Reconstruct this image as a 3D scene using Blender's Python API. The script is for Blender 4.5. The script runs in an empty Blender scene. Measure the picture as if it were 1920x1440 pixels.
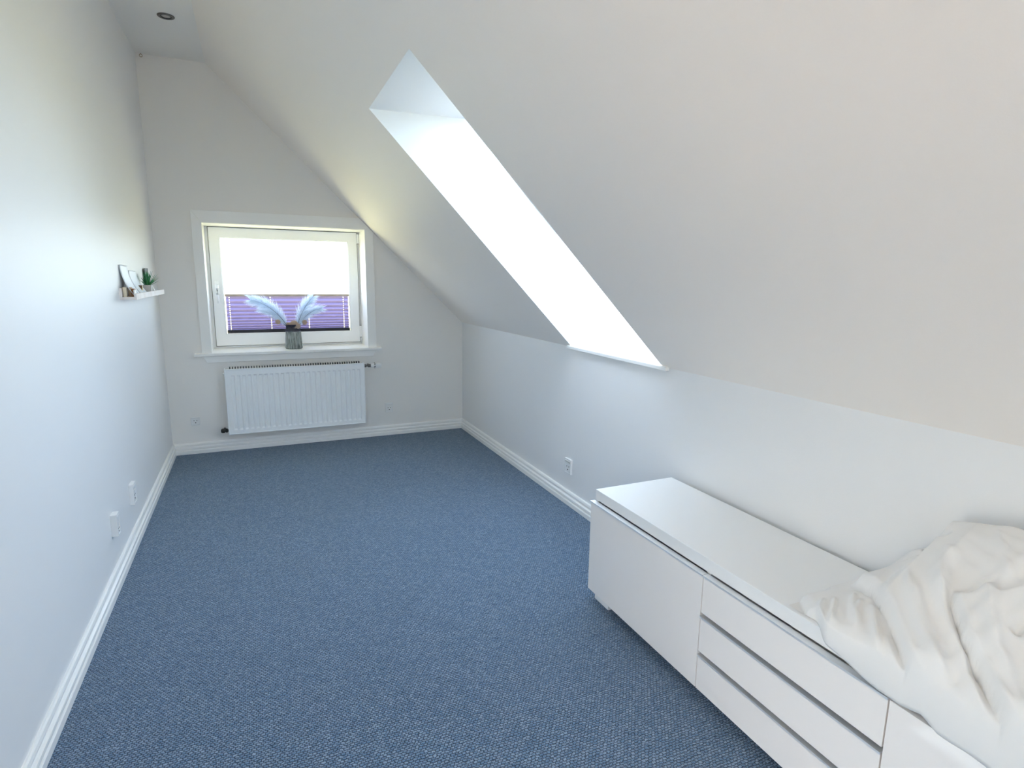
import bpy, bmesh, math, random
import numpy as np
from mathutils import Vector, Matrix

random.seed(7)
scene = bpy.context.scene
C = scene.collection

# ------------------------------------------------------------------ camera
W, K, CX, H = 2.351, 0.978, 0.425, 2.860        # room width, knee wall, flat ceiling width, ceiling height
REAR = -9.00
cam_d = bpy.data.cameras.new('camera')
cam = bpy.data.objects.new('camera', cam_d); C.objects.link(cam)
cam_d.sensor_width = 36.0
cam_d.lens = 36.0 * 1081.671 / 1920.0
cam_d.clip_start = 0.02
R_ = Vector((0.91411348, -0.40528857, 0.01173568))
U_ = Vector((0.06213683, 0.16863225, 0.98371855))
F_ = Vector((0.40066890, 0.89850116, -0.17933236))
M = Matrix(((R_.x, U_.x, -F_.x), (R_.y, U_.y, -F_.y), (R_.z, U_.z, -F_.z))).to_4x4()
M.translation = Vector((0.636505, -4.968937, 1.371008))
cam.matrix_world = M
scene.camera = cam

# ------------------------------------------------------------------ light
vs = scene.view_settings
vs.view_transform = 'Standard'; vs.look = 'None'; vs.gamma = 1.0; vs.use_curve_mapping = False
vs.exposure = 0.38
cy = scene.cycles
cy.max_bounces = 14; cy.diffuse_bounces = 10; cy.glossy_bounces = 5; cy.transparent_max_bounces = 12
cy.sample_clamp_indirect = 12.0
cy.caustics_reflective = False; cy.caustics_refractive = False
cy.use_denoising = True

SUN = Vector((-1.0, -0.30, 0.95)).normalized()
world = bpy.data.worlds.new('sky'); scene.world = world
world.use_nodes = True
wn = world.node_tree.nodes; wl = world.node_tree.links
bg = wn['Background']
sky = wn.new('ShaderNodeTexSky'); sky.sky_type = 'NISHITA'; sky.sun_disc = False
sky.sun_elevation = math.asin(SUN.z); sky.sun_rotation = math.atan2(SUN.x, SUN.y)
sky.air_density = 1.0; sky.dust_density = 2.0; sky.ozone_density = 1.0
hz = wn.new('ShaderNodeMixRGB'); hz.blend_type = 'MIX'
hz.inputs['Fac'].default_value = 0.24
hz.inputs['Color2'].default_value = (12.6, 15.2, 17.0, 1)     # thin white cloud veil
wl.new(sky.outputs['Color'], hz.inputs['Color1']); wl.new(hz.outputs['Color'], bg.inputs['Color'])
bg.inputs['Strength'].default_value = 1.18

sun_d = bpy.data.lights.new('sun', 'SUN'); sun_d.energy = 34.0; sun_d.angle = math.radians(0.6)
sun_d.color = (1.0, 0.87, 0.69)
sun = bpy.data.objects.new('sun', sun_d); C.objects.link(sun)
sun.rotation_euler = SUN.to_track_quat('Z', 'Y').to_euler(); sun.location = SUN * 20

# (portals only guide the sampling of daylight through the openings)
def portal(name, loc, normal, sx, sy, up):
    d = bpy.data.lights.new(name, 'AREA'); d.shape = 'RECTANGLE'; d.size = sx; d.size_y = sy
    d.cycles.is_portal = True
    o = bpy.data.objects.new(name, d); C.objects.link(o)
    z = -Vector(normal).normalized(); y = Vector(up).normalized(); x = y.cross(z)
    m = Matrix(((x.x, y.x, z.x), (x.y, y.y, z.y), (x.z, y.z, z.z))).to_4x4(); m.translation = Vector(loc)
    o.matrix_world = m
NS = Vector((H - K, 0, W - CX)).normalized()                # outward normal of the slope
SD = NS.dot(Vector((W, 0, K)))
portal('portal_end_window', (0.91, 0.40, 1.27), (0, -1, 0), 1.20, 0.98, (0, 0, 1))
portal('portal_skylight', (2.26, -2.46, 1.57), -NS, 1.2, 1.75, (-NS.z, 0, NS.x))
portal('portal_fill_skylight', (2.26, -6.21, 1.57), -NS, 1.2, 1.75, (-NS.z, 0, NS.x))
portal('portal_fill_window_left', (-0.24, -4.61, 0.82), (1, 0, 0), 0.38, 1.44, (0, 0, 1))

portal('portal_fill_window_rear', (1.0, REAR - 0.22, 1.55), (0, 1, 0), 1.25, 1.15, (0, 0, 1))

# ------------------------------------------------------------------ helpers
ORIGIN = {}
def nmesh(name, bm, mat, smooth=False, angle=None):
    me = bpy.data.meshes.new(name)
    bm.normal_update(); bm.to_mesh(me); bm.free()
    if mat is not None: me.materials.append(mat)
    if smooth or angle:
        for p in me.polygons: p.use_smooth = True
        if angle:
            me.set_sharp_from_angle(angle=math.radians(angle))
    return me
def obj(name, bm, mat, parent=None, smooth=False, angle=None, bevel=0.0, seg=2):
    """link bm (in world coordinates) as one mesh object"""
    off = ORIGIN.get(parent.name, Vector()) if parent else Vector()
    if parent:
        bmesh.ops.translate(bm, verts=bm.verts, vec=-off)
    o = bpy.data.objects.new(name, nmesh(name, bm, mat, smooth, angle)); C.objects.link(o)
    if parent: o.parent = parent
    ORIGIN[o.name] = off
    if bevel:
        md = o.modifiers.new('bevel', 'BEVEL'); md.width = bevel; md.segments = seg; md.limit_method = 'ANGLE'
    return o
def thing(name, label, cat, loc, group=None):
    o = bpy.data.objects.new(name, None); C.objects.link(o); o.location = loc
    o.empty_display_size = 0.05
    o['label'] = label; o['category'] = cat
    if group: o['group'] = group
    ORIGIN[o.name] = Vector(loc)
    return o
def tag(o, label, cat, group=None):
    o['label'] = label; o['category'] = cat
    if group: o['group'] = group
    return o
def struct(o, label=None):
    o['kind'] = 'structure'
    if label: o['label'] = label
    return o
def box(bm, x0, x1, y0, y1, z0, z1):
    vs_ = [bm.verts.new((x, y, z)) for z in (z0, z1) for y in (y0, y1) for x in (x0, x1)]
    for f in ((0, 2, 3, 1), (4, 5, 7, 6), (0, 1, 5, 4), (1, 3, 7, 5), (3, 2, 6, 7), (2, 0, 4, 6)):
        bm.faces.new([vs_[i] for i in f])
    return bm
def Bx(*a): return box(bmesh.new(), *a)
def prism(bm, poly, axis, a, b):
    """extrude a 2D polygon along axis (0,1,2) from a to b"""
    def P(u, v, t):
        return {0: (t, u, v), 1: (u, t, v), 2: (u, v, t)}[axis]
    A = [bm.verts.new(P(u, v, a)) for u, v in poly]; B = [bm.verts.new(P(u, v, b)) for u, v in poly]
    n = len(poly)
    bm.faces.new(A); bm.faces.new(B[::-1])
    for i in range(n): bm.faces.new([A[i], B[i], B[(i + 1) % n], A[(i + 1) % n]][::-1])
    bmesh.ops.recalc_face_normals(bm, faces=bm.faces)
    return bm
def loft(bm, rings, close=True, cap=True):
    vr = [[bm.verts.new(p) for p in r] for r in rings]
    n = len(vr[0])
    for i in range(len(vr) - 1):
        for j in range(n if close else n - 1):
            k = (j + 1) % n
            bm.faces.new([vr[i][j], vr[i][k], vr[i + 1][k], vr[i + 1][j]])
    if cap:
        bm.faces.new(vr[0][::-1]); bm.faces.new(vr[-1])
    bmesh.ops.recalc_face_normals(bm, faces=bm.faces)
    return bm
def lathe(bm, prof, c, axis='z', n=32, cap=True, wave=0.0, nw=0):
    rings = []
    for r, h in prof:
        ring = []
        for i in range(n):
            a = 2 * math.pi * i / n; rr = r * (1 + wave * math.cos(nw * a)) if nw else r
            u, v = rr * math.cos(a), rr * math.sin(a)
            ring.append({'z': (c[0] + u, c[1] + v, c[2] + h), 'x': (c[0] + h, c[1] + u, c[2] + v),
                         'y': (c[0] + u, c[1] + h, c[2] + v)}[axis])
        rings.append(ring)
    return loft(bm, rings, True, cap)
def tube(bm, pts, rad, n=8):
    pts = [Vector(p) for p in pts]; rings = []
    rs = rad if isinstance(rad, (list, tuple)) else [rad] * len(pts)
    for i, p in enumerate(pts):
        t = (pts[min(i + 1, len(pts) - 1)] - pts[max(i - 1, 0)]).normalized()
        a = t.cross(Vector((0, 0, 1)))
        if a.length < 1e-3: a = t.cross(Vector((1, 0, 0)))
        a.normalize(); b = t.cross(a)
        rings.append([p + (a * math.cos(2 * math.pi * k / n) + b * math.sin(2 * math.pi * k / n)) * rs[i] for k in range(n)])
    return loft(bm, rings)
def grid_mesh(bm, P):
    """P: [i][j] points"""
    V = [[bm.verts.new(p) for p in row] for row in P]
    for i in range(len(V) - 1):
        for j in range(len(V[0]) - 1):
            bm.faces.new([V[i][j], V[i][j + 1], V[i + 1][j + 1], V[i + 1][j]])
    return bm

# ------------------------------------------------------------------ materials
def mat(name, col, rough=0.5, spec=0.5, metal=0.0, coat=0.0, bump=None, noise=None, sheen=0.0, trans=0.0):
    m = bpy.data.materials.new(name); m.use_nodes = True
    nt = m.node_tree; b = nt.nodes['Principled BSDF']
    b.inputs['Base Color'].default_value = (*col, 1); b.inputs['Roughness'].default_value = rough
    b.inputs['Metallic'].default_value = metal; b.inputs['Specular IOR Level'].default_value = spec
    b.inputs['Coat Weight'].default_value = coat; b.inputs['Coat Roughness'].default_value = 0.03
    b.inputs['Sheen Weight'].default_value = sheen
    tc = nt.nodes.new('ShaderNodeTexCoord')
    if bump:
        sc, st, dist = bump
        n = nt.nodes.new('ShaderNodeTexNoise'); n.inputs['Scale'].default_value = sc; n.inputs['Detail'].default_value = 4
        bp = nt.nodes.new('ShaderNodeBump'); bp.inputs['Strength'].default_value = st; bp.inputs['Distance'].default_value = dist
        nt.links.new(tc.outputs['Object'], n.inputs['Vector']); nt.links.new(n.outputs['Fac'], bp.inputs['Height'])
        nt.links.new(bp.outputs['Normal'], b.inputs['Normal'])
    if noise:
        sc, c2, lo, hi = noise
        n = nt.nodes.new('ShaderNodeTexNoise'); n.inputs['Scale'].default_value = sc; n.inputs['Detail'].default_value = 5
        r = nt.nodes.new('ShaderNodeMapRange'); r.inputs['From Min'].default_value = lo; r.inputs['From Max'].default_value = hi
        mx = nt.nodes.new('ShaderNodeMixRGB'); mx.inputs['Color1'].default_value = (*col, 1); mx.inputs['Color2'].default_value = (*c2, 1)
        nt.links.new(tc.outputs['Object'], n.inputs['Vector']); nt.links.new(n.outputs['Fac'], r.inputs['Value'])
        nt.links.new(r.outputs['Result'], mx.inputs['Fac']); nt.links.new(mx.outputs['Color'], b.inputs['Base Color'])
    return m
def translucent(name, col, tcol, fac, rough=0.9):
    m = bpy.data.materials.new(name); m.use_nodes = True; nt = m.node_tree
    out = nt.nodes['Material Output']; b = nt.nodes['Principled BSDF']
    b.inputs['Base Color'].default_value = (*col, 1); b.inputs['Roughness'].default_value = rough
    t = nt.nodes.new('ShaderNodeBsdfTranslucent'); t.inputs['Color'].default_value = (*tcol, 1)
    mx = nt.nodes.new('ShaderNodeMixShader'); mx.inputs['Fac'].default_value = fac
    nt.links.new(b.outputs[0], mx.inputs[1]); nt.links.new(t.outputs[0], mx.inputs[2]); nt.links.new(mx.outputs[0], out.inputs['Surface'])
    return m
def glass(name, tint=(1, 1, 1), refl=1.5, rough=0.0, body=0.0, bcol=(0.2, 0.2, 0.2)):
    m = bpy.data.materials.new(name); m.use_nodes = True; nt = m.node_tree
    out = nt.nodes['Material Output']; pb = nt.nodes['Principled BSDF']
    pb.inputs['Base Color'].default_value = (*bcol, 1); pb.inputs['Roughness'].default_value = 0.25
    t = nt.nodes.new('ShaderNodeBsdfTransparent'); t.inputs['Color'].default_value = (*tint, 1)
    g = nt.nodes.new('ShaderNodeBsdfGlossy'); g.inputs['Roughness'].default_value = rough
    f = nt.nodes.new('ShaderNodeFresnel'); f.inputs['IOR'].default_value = refl
    mx = nt.nodes.new('ShaderNodeMixShader')
    ge = nt.nodes.new('ShaderNodeNewGeometry'); iv = nt.nodes.new('ShaderNodeMath'); iv.operation = 'SUBTRACT'; iv.inputs[0].default_value = 1.0
    mu = nt.nodes.new('ShaderNodeMath'); mu.operation = 'MULTIPLY'          # no mirror on the inner side of the glass surface
    nt.links.new(ge.outputs['Backfacing'], iv.inputs[1]); nt.links.new(f.outputs[0], mu.inputs[0]); nt.links.new(iv.outputs[0], mu.inputs[1])
    nt.links.new(mu.outputs[0], mx.inputs['Fac']); nt.links.new(t.outputs[0], mx.inputs[1]); nt.links.new(g.outputs[0], mx.inputs[2])
    m2 = nt.nodes.new('ShaderNodeMixShader'); m2.inputs['Fac'].default_value = body
    nt.links.new(mx.outputs[0], m2.inputs[1]); nt.links.new(pb.outputs[0], m2.inputs[2])
    nt.links.new(m2.outputs[0], out.inputs['Surface'])
    return m

PAINT = mat('wall_paint', (0.845, 0.84, 0.835), 0.50, 0.5, bump=(260, 0.12, 0.002))
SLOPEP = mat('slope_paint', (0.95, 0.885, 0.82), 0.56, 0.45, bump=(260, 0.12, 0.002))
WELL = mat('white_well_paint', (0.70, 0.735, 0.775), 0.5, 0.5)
MATT = mat('matt_wall_paint', (0.87, 0.845, 0.81), 0.62, 0.4, bump=(260, 0.12, 0.002))
TRIM = mat('white_gloss_trim', (0.92, 0.91, 0.885), 0.30, 0.5)
PVC = mat('white_window_plastic', (0.93, 0.935, 0.94), 0.28, 0.5)
GASKET = mat('grey_gasket', (0.16, 0.16, 0.16), 0.6)
PLASTIC = mat('socket_plastic', (0.83, 0.83, 0.82), 0.3)
DARK = mat('dark_hole', (0.01, 0.01, 0.01), 0.7)
ALU = mat('brushed_aluminium', (0.85, 0.86, 0.87), 0.45, 0.5, metal=0.6)
STEEL = mat('dull_nickel', (0.20, 0.19, 0.18), 0.38, 0.5, metal=1.0)
GLOSSW = mat('high_gloss_white', (0.93, 0.875, 0.83), 0.018, 0.85, coat=0.0)
SATIN = mat('satin_white_top', (0.90, 0.895, 0.885), 0.34, 0.5)
RADW = mat('radiator_enamel', (0.92, 0.935, 0.95), 0.32, 0.5)
BLACK = mat('black_metal', (0.012, 0.012, 0.012), 0.4)
PANE = glass('clear_pane')
COTTON = mat('white_cotton', (0.84, 0.815, 0.785), 0.9, 0.2, bump=(900, 0.15, 0.001), sheen=0.15)
BLIND = translucent('purple_pleated_cloth', (0.17, 0.13, 0.27), (0.20, 0.165, 0.31), 0.5)
BLINDDK = mat('dark_rail', (0.012, 0.010, 0.016), 0.4)
BLINDTOP = mat('beige_rail', (0.55, 0.45, 0.38), 0.4)
CORD = mat('white_cord', (0.85, 0.85, 0.85), 0.6)
PINE = mat('whitewashed_pine', (0.80, 0.735, 0.70), 0.55, noise=(9, (0.70, 0.60, 0.54), 0.45, 0.75))
ENDGRAIN = mat('pine_end_grain', (0.52, 0.40, 0.32), 0.6, noise=(60, (0.42, 0.30, 0.22), 0.4, 0.7))
PAPER = translucent('white_paper', (0.93, 0.95, 0.96), (0.8, 0.85, 0.9), 0.12, 0.45)

def carpet_mat():
    m = bpy.data.materials.new('blue_grey_loop_carpet'); m.use_nodes = True; nt = m.node_tree; N = nt.nodes; L = nt.links
    b = N['Principled BSDF']; b.inputs['Roughness'].default_value = 0.95; b.inputs['Specular IOR Level'].default_value = 0.15
    b.inputs['Sheen Weight'].default_value = 0.25; b.inputs['Sheen Roughness'].default_value = 0.5
    tc = N.new('ShaderNodeTexCoord')
    wob = N.new('ShaderNodeTexNoise'); wob.inputs['Scale'].default_value = 75; wob.inputs['Detail'].default_value = 2
    add = N.new('ShaderNodeMixRGB'); add.blend_type = 'LINEAR_LIGHT'; add.inputs['Fac'].default_value = 0.006
    L.new(tc.outputs['Object'], wob.inputs['Vector']); L.new(tc.outputs['Object'], add.inputs['Color1']); L.new(wob.outputs['Color'], add.inputs['Color2'])
    br = N.new('ShaderNodeTexBrick'); br.offset = 0.5
    br.inputs['Scale'].default_value = 1.0; br.inputs['Brick Width'].default_value = 0.0125; br.inputs['Row Height'].default_value = 0.0085
    br.inputs['Mortar Size'].default_value = 0.0028; br.inputs['Mortar Smooth'].default_value = 1.0; br.inputs['Bias'].default_value = -0.2
    br.inputs['Color1'].default_value = (0.145, 0.245, 0.375, 1); br.inputs['Color2'].default_value = (0.315, 0.41, 0.535, 1)
    br.inputs['Mortar'].default_value = (0.028, 0.058, 0.10, 1)
    L.new(add.outputs['Color'], br.inputs['Vector'])
    fl = N.new('ShaderNodeTexNoise'); fl.inputs['Scale'].default_value = 320; fl.inputs['Detail'].default_value = 2
    L.new(tc.outputs['Object'], fl.inputs['Vector'])
    mr = N.new('ShaderNodeMapRange'); mr.inputs['From Min'].default_value = 0.3; mr.inputs['From Max'].default_value = 0.7
    mr.inputs['To Min'].default_value = 0.70; mr.inputs['To Max'].default_value = 1.30
    L.new(fl.outputs['Fac'], mr.inputs['Value'])
    mu = N.new('ShaderNodeMixRGB'); mu.blend_type = 'MULTIPLY'; mu.inputs['Fac'].default_value = 1.0
    L.new(br.outputs['Color'], mu.inputs['Color1']); L.new(mr.outputs['Result'], mu.inputs['Color2'])
    L.new(mu.outputs['Color'], b.inputs['Base Color'])
    inv = N.new('ShaderNodeMath'); inv.operation = 'SUBTRACT'; inv.inputs[0].default_value = 1.0
    L.new(br.outputs['Fac'], inv.inputs[1])
    bp = N.new('ShaderNodeBump'); bp.inputs['Strength'].default_value = 0.7; bp.inputs['Distance'].default_value = 0.004
    L.new(inv.outputs[0], bp.inputs['Height']); L.new(bp.outputs['Normal'], b.inputs['Normal'])
    return m
CARPET = carpet_mat()
LAWN = mat('sunlit_lawn', (0.27, 0.275, 0.14), 0.9, 0.1, noise=(0.6, (0.36, 0.335, 0.19), 0.4, 0.65))
BOUNCE = mat('warm_bounce_ground', (0.62, 0.51, 0.39), 0.85, noise=(2.0, (0.55, 0.45, 0.34), 0.4, 0.6))  # warm pale tone chosen for the light it bounces indoors

# ------------------------------------------------------------------ room shell
def struct_obj(name, bm, m, parent=None, **k):
    return struct(obj(name, bm, m, parent, **k))
struct_obj('floor', Bx(-0.15, W + 0.15, REAR - 0.15, 0.4, -0.12, 0.0), CARPET)

# left wall with the opening of the invented window behind the camera
LY0, LY1, LZ0, LZ1 = -4.78, -4.44, 0.12, 1.505
bm = bmesh.new()
box(bm, -0.22, 0, REAR, LY0, 0, H + 0.2); box(bm, -0.22, 0, LY1, 0, 0, H + 0.2)
box(bm, -0.22, 0, LY0, LY1, 0, LZ0); box(bm, -0.22, 0, LY0, LY1, LZ1, H + 0.2)
struct_obj('wall_left', bm, PAINT)
def slope_z(x, d=0.0): return (SD + d - NS.x * x) / NS.z
# end wall with window opening (x OX0..OX1, z OZ0..OZ1)
OX0, OX1, OZ0, OZ1, WD = 0.313, 1.508, 0.762, 1.757, 0.40
bm = bmesh.new()
box(bm, -0.22, OX0, 0, WD, 0, H + 0.2); box(bm, OX1, W + 0.2, 0, WD, 0, OZ0)
box(bm, OX0, OX1, 0, WD, 0, OZ0); box(bm, OX0, OX1, 0, WD, OZ1, H + 0.2)
prism(bm, [(OX1, OZ0), (W + 0.2, OZ0), (W + 0.2, slope_z(W + 0.2, 0.1)), (OX1, H + 0.2)], 1, 0, WD)
struct_obj('wall_back', bm, MATT)
struct_obj('wall_right', prism(bmesh.new(), [(W, 0), (W + 0.25, 0), (W + 0.25, K + 0.2555), (W, K)], 1, REAR, 0), PAINT)
bm = bmesh.new()
BDX0, BDX1, BDZ0, BDZ = 0.40, 1.60, 1.00, 2.10              # opening of the invented rear window, added to light the end wall
box(bm, -0.22, BDX0, REAR - 0.2, REAR, 0, H + 0.2); box(bm, BDX1, W + 0.25, REAR - 0.2, REAR, 0, H + 0.2); box(bm, BDX0, BDX1, REAR - 0.2, REAR, BDZ, H + 0.2); box(bm, BDX0, BDX1, REAR - 0.2, REAR, 0, BDZ0)
struct_obj('wall_rear', bm, MATT)
struct_obj('ceiling', Bx(-0.22, CX + 0.02, REAR, 0.0, H, H + 0.25), MATT)
# the sloping ceiling with the skylight well
TK = 0.345
hole_in = [(1.173, -2.122, slope_z(1.173)), (1.170, -2.885, slope_z(1.170)), (2.344, -2.838, slope_z(2.344)), (2.344, -1.992, slope_z(2.344))]
def at_out(x, y, z):                                        # horizontally out to the plane of the skylight frame
    return ((SD + TK - NS.z * z) / NS.x, y, z)
hole_out = [at_out(0, -2.098, 2.145), at_out(0, -2.905, 2.145), at_out(0, -2.860, 0.985), at_out(0, -1.972, 0.985)]
def slab(bm, y0, y1, h_in, h_out):
    rect_in = [(CX, y1, slope_z(CX)), (CX, y0, slope_z(CX)), (W, y0, slope_z(W)), (W, y1, slope_z(W))]
    rect_out = [(x + NS.x * TK, y, z + NS.z * TK) for x, y, z in rect_in]
    vi = [[bm.verts.new(p) for p in q] for q in (rect_in, h_in, h_out, rect_out)]
    for a, b_ in ((0, 1), (1, 2), (2, 3), (3, 0)):
        for i in range(4):
            j = (i + 1) % 4
            fc = bm.faces.new([vi[a][i], vi[a][j], vi[b_][j], vi[b_][i]])
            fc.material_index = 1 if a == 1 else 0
SHIFT = 3.75                                                # invented second skylight of the same size, added behind the camera for fill
hole_in2 = [(x, y - SHIFT, z) for x, y, z in hole_in]; hole_out2 = [(x, y - SHIFT, z) for x, y, z in hole_out]
bm = bmesh.new()
slab(bm, -4.6, 0.0, hole_in, hole_out); slab(bm, REAR, -4.6, hole_in2, hole_out2)
bmesh.ops.recalc_face_normals(bm, faces=bm.faces)
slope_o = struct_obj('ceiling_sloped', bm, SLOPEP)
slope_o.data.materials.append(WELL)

# baseboards: a three-step profile
prof = [(0, 0), (0.022, 0), (0.022, 0.026), (0.019, 0.030), (0.013, 0.032), (0.013, 0.036), (0.019, 0.038), (0.020, 0.044), (0.019, 0.052), (0.012, 0.055),
        (0.009, 0.058), (0.009, 0.064), (0.013, 0.067), (0.014, 0.074), (0.011, 0.083), (0.006, 0.087), (0, 0.087)]
def baseboard(name, p0, p1, nrm, m0, m1):
    bm = bmesh.new(); rings = []
    d = (Vector(p1) - Vector(p0)).normalized(); n = Vector(nrm)
    for p, s in ((Vector(p0), m0), (Vector(p1), m1)):
        rings.append([p + n * t + d * (s * t) + Vector((0, 0, z)) for t, z in prof])
    loft(bm, rings)
    struct_obj(name, bm, TRIM)
baseboard('baseboard_left', (0, REAR, 0), (0, 0, 0), (1, 0, 0), 1, -1)
baseboard('baseboard_back', (0, 0, 0), (W, 0, 0), (0, -1, 0), 1, -1)
baseboard('baseboard_right', (W, 0, 0), (W, REAR, 0), (-1, 0, 0), 1, -1)
baseboard('baseboard_rear', (W, REAR, 0), (0, REAR, 0), (0, 1, 0), 1, -1)

# ground outside
struct_obj('ground', Bx(-120, 160, -120, 160, -3.3, -3.2), LAWN)

struct_obj('bounce_ground', Bx(-40, 14, -45, 0.0, -3.2, -3.12), BOUNCE)  # unseen ground slab, added to bounce warm light in through the invented windows

# ------------------------------------------------------------------ end-wall window
win = bpy.data.objects.new('window_1', None); C.objects.link(win); win.location = (0.91, 0.0, OZ0)
ORIGIN['window_1'] = Vector(win.location)
struct(win, 'white plastic window with wooden casing in the end wall')
CZ = 1.842
def cut(x): return slope_z(x) - 0.003
xl, xr = 0.253, 1.572
obj('casing_board', prism(bmesh.new(), [(xl, 0.785), (OX0 + 0.008, 0.785), (OX0 + 0.008, OZ1 - 0.004), (xl, CZ)], 1, -0.024, 0.0), TRIM, win, bevel=0.002)
tx = (SD - NS.z * CZ) / NS.x - 0.003
obj('casing_board', prism(bmesh.new(), [(xl, CZ), (OX0 + 0.008, OZ1 - 0.004), (OX1 - 0.006, OZ1 - 0.004), (OX1 - 0.006 + 0.035, cut(OX1 + 0.029)), (tx, CZ)], 1, -0.024, 0.0), TRIM, win, bevel=0.002)
obj('casing_board', prism(bmesh.new(), [(OX1 - 0.006, 0.785), (xr, 0.785), (xr, cut(xr)), (OX1 - 0.006 + 0.035, cut(OX1 + 0.029)), (OX1 - 0.006, OZ1 - 0.004)], 1, -0.024, 0.0), TRIM, win, bevel=0.002)
# jamb liners
bm = bmesh.new()
box(bm, OX0 - 0.006, OX0 + 0.004, 0.0, 0.30, OZ0, OZ1); box(bm, OX1 - 0.004, OX1 + 0.006, 0.0, 0.30, OZ0, OZ1)
box(bm, OX0, OX1, 0.0, 0.30, OZ1 - 0.006, OZ1 + 0.004)
obj('jamb_lining', bm, TRIM, win)
bm = bmesh.new(); box(bm, OX0, OX1, -0.02, 0.36, 0.762, 0.785); box(bm, 0.200, 1.613, -0.055, -0.0005, 0.762, 0.785)
obj('window_sill', bm, TRIM, win, bevel=0.005, seg=3)
obj('apron_board', prism(bmesh.new(), [(0.255, 0.762), (1.567, 0.762), (1.545, 0.708), (0.282, 0.708)], 1, -0.016, 0.0), TRIM, win, bevel=0.002)
def ring_frame(bm, x0, x1, z0, z1, w, y0, y1, wb=None):
    wb = wb or w
    o = [(x0, z0), (x1, z0), (x1, z1), (x0, z1)]; i = [(x0 + w, z0 + wb), (x1 - w, z0 + wb), (x1 - w, z1 - w), (x0 + w, z1 - w)]
    rs = []
    for y, q in ((y0, o), (y0, i), (y1, i), (y1, o)): rs.append([bm.verts.new((a, y, b)) for a, b in q])
    for a in range(4):
        for k in range(4):
            l = (k + 1) % 4; bm.faces.new([rs[a][k], rs[a][l], rs[(a + 1) % 4][l], rs[(a + 1) % 4][k]])
    bmesh.ops.recalc_face_normals(bm, faces=bm.faces)
    return bm
obj('outer_frame', ring_frame(bmesh.new(), OX0 + 0.001, OX1 - 0.001, 0.786, OZ1 - 0.001, 0.060, 0.300, 0.370), PVC, win, bevel=0.003)
SX0, SX1, SZ0, SZ1 = 0.340, 1.488, 0.802, 1.746
GX0, GX1, GZ0, GZ1 = 0.419, 1.411, 0.902, 1.664
sash = obj('sash', ring_frame(bmesh.new(), SX0, SX1, SZ0, SZ1, 0.078, 0.284, 0.345, 0.098), PVC, win, bevel=0.005, seg=3)
obj('glazing_bead', ring_frame(bmesh.new(), SX0 + 0.074, SX1 - 0.074, SZ0 + 0.094, SZ1 - 0.074, 0.008, 0.292, 0.322), PVC, sash)
obj('gasket', ring_frame(bmesh.new(), SX0 - 0.004, SX1 + 0.004, SZ0 - 0.004, SZ1 + 0.004, 0.012, 0.295, 0.300), GASKET, win)
obj('glass_pane', Bx(GX0 - 0.02, GX1 + 0.02, 0.326, 0.330, GZ0 - 0.02, GZ1 + 0.02), PANE, win)
# handle
hd = obj('handle', lathe(bmesh.new(), [(0.0155, 0.0), (0.0155, -0.012), (0.011, -0.014), (0.011, -0.036), (0.006, -0.040)], (0.378, 0.284, 1.287), 'y', 20), PVC, win, smooth=True, angle=40)
obj('handle_plate', Bx(0.362, 0.394, 0.279, 0.285, 1.225, 1.325), PVC, hd, bevel=0.004)
bm = tube(bmesh.new(), [(0.378, 0.246, 1.295), (0.378, 0.243, 1.27), (0.378, 0.243, 1.22), (0.379, 0.246, 1.185), (0.380, 0.248, 1.172)], [0.012, 0.0115, 0.010, 0.0095, 0.009], 12)
obj('lever', bm, PVC, hd, smooth=True, angle=50)
obj('lever_tip', tube(bmesh.new(), [(0.380, 0.248, 1.172), (0.3805, 0.250, 1.152)], 0.0085, 12), ALU, hd, smooth=True, angle=50)
def hinge(z0, z1):
    h = obj('hinge', Bx(SX1 - 0.001, SX1 + 0.016, 0.272, 0.300, z0, z1), PVC, win, bevel=0.003)
    obj('hinge_pin', lathe(bmesh.new(), [(0.0065, 0), (0.0065, 0.022)], (SX1 + 0.008, 0.272, z0 - 0.028), 'z', 12), ALU, h, smooth=True, angle=40)
    bm = bmesh.new(); box(bm, SX1 + 0.016, SX1 + 0.019, 0.285, 0.300, z0, z1); box(bm, SX1 - 0.004, SX1 + 0.019, 0.285, 0.299, z1, z1 + 0.003); box(bm, SX1 - 0.004, SX1 + 0.019, 0.285, 0.299, z0 - 0.004, z0)
    obj('hinge_gap', bm, GASKET, h)
hinge(0.845, 0.945); hinge(1.655, 1.735)

# ------------------------------------------------------------------ pleated blind
bl = thing('pleated_blind', 'purple pleated blind covering the lower half of the end window', 'blind', (0.915, 0.306, 0.902))
BX0, BX1 = 0.431, 1.399
obj('top_rail', Bx(BX0 - 0.006, BX1 + 0.006, 0.298, 0.318, 1.203, 1.223), BLINDTOP, bl, bevel=0.002)
obj('bottom_rail', Bx(BX0 - 0.004, BX1 + 0.004, 0.296, 0.320, 0.903, 0.930), BLINDDK, bl, bevel=0.002)
cords = [0.456, 0.765, 1.066, 1.357]
xs = [BX0]
for c in cords: xs += [c - 0.0028, c + 0.0028]
xs.append(BX1)
NP = 20
zs = []
for i in range(NP + 1):
    t = i / NP; zs.append(0.929 + (1.204 - 0.929) * (0.55 * t + 0.45 * t * t))
bm = bmesh.new(); rows = []
for i, z in enumerate(zs):
    y = 0.297 if i % 2 else 0.318
    rows.append((y, z))
fine = []                                                   # split each fold so that the punched cord holes fit
for i in range(NP):
    (y0, z0), (y1, z1) = rows[i], rows[i + 1]
    for t in (0.0, 0.34, 0.66): fine.append((y0 + (y1 - y0) * t, z0 + (z1 - z0) * t, t == 0.34))
fine.append((*rows[-1], False))
V = [[bm.verts.new((x, y, z)) for x in xs] for y, z, _ in fine]
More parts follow.
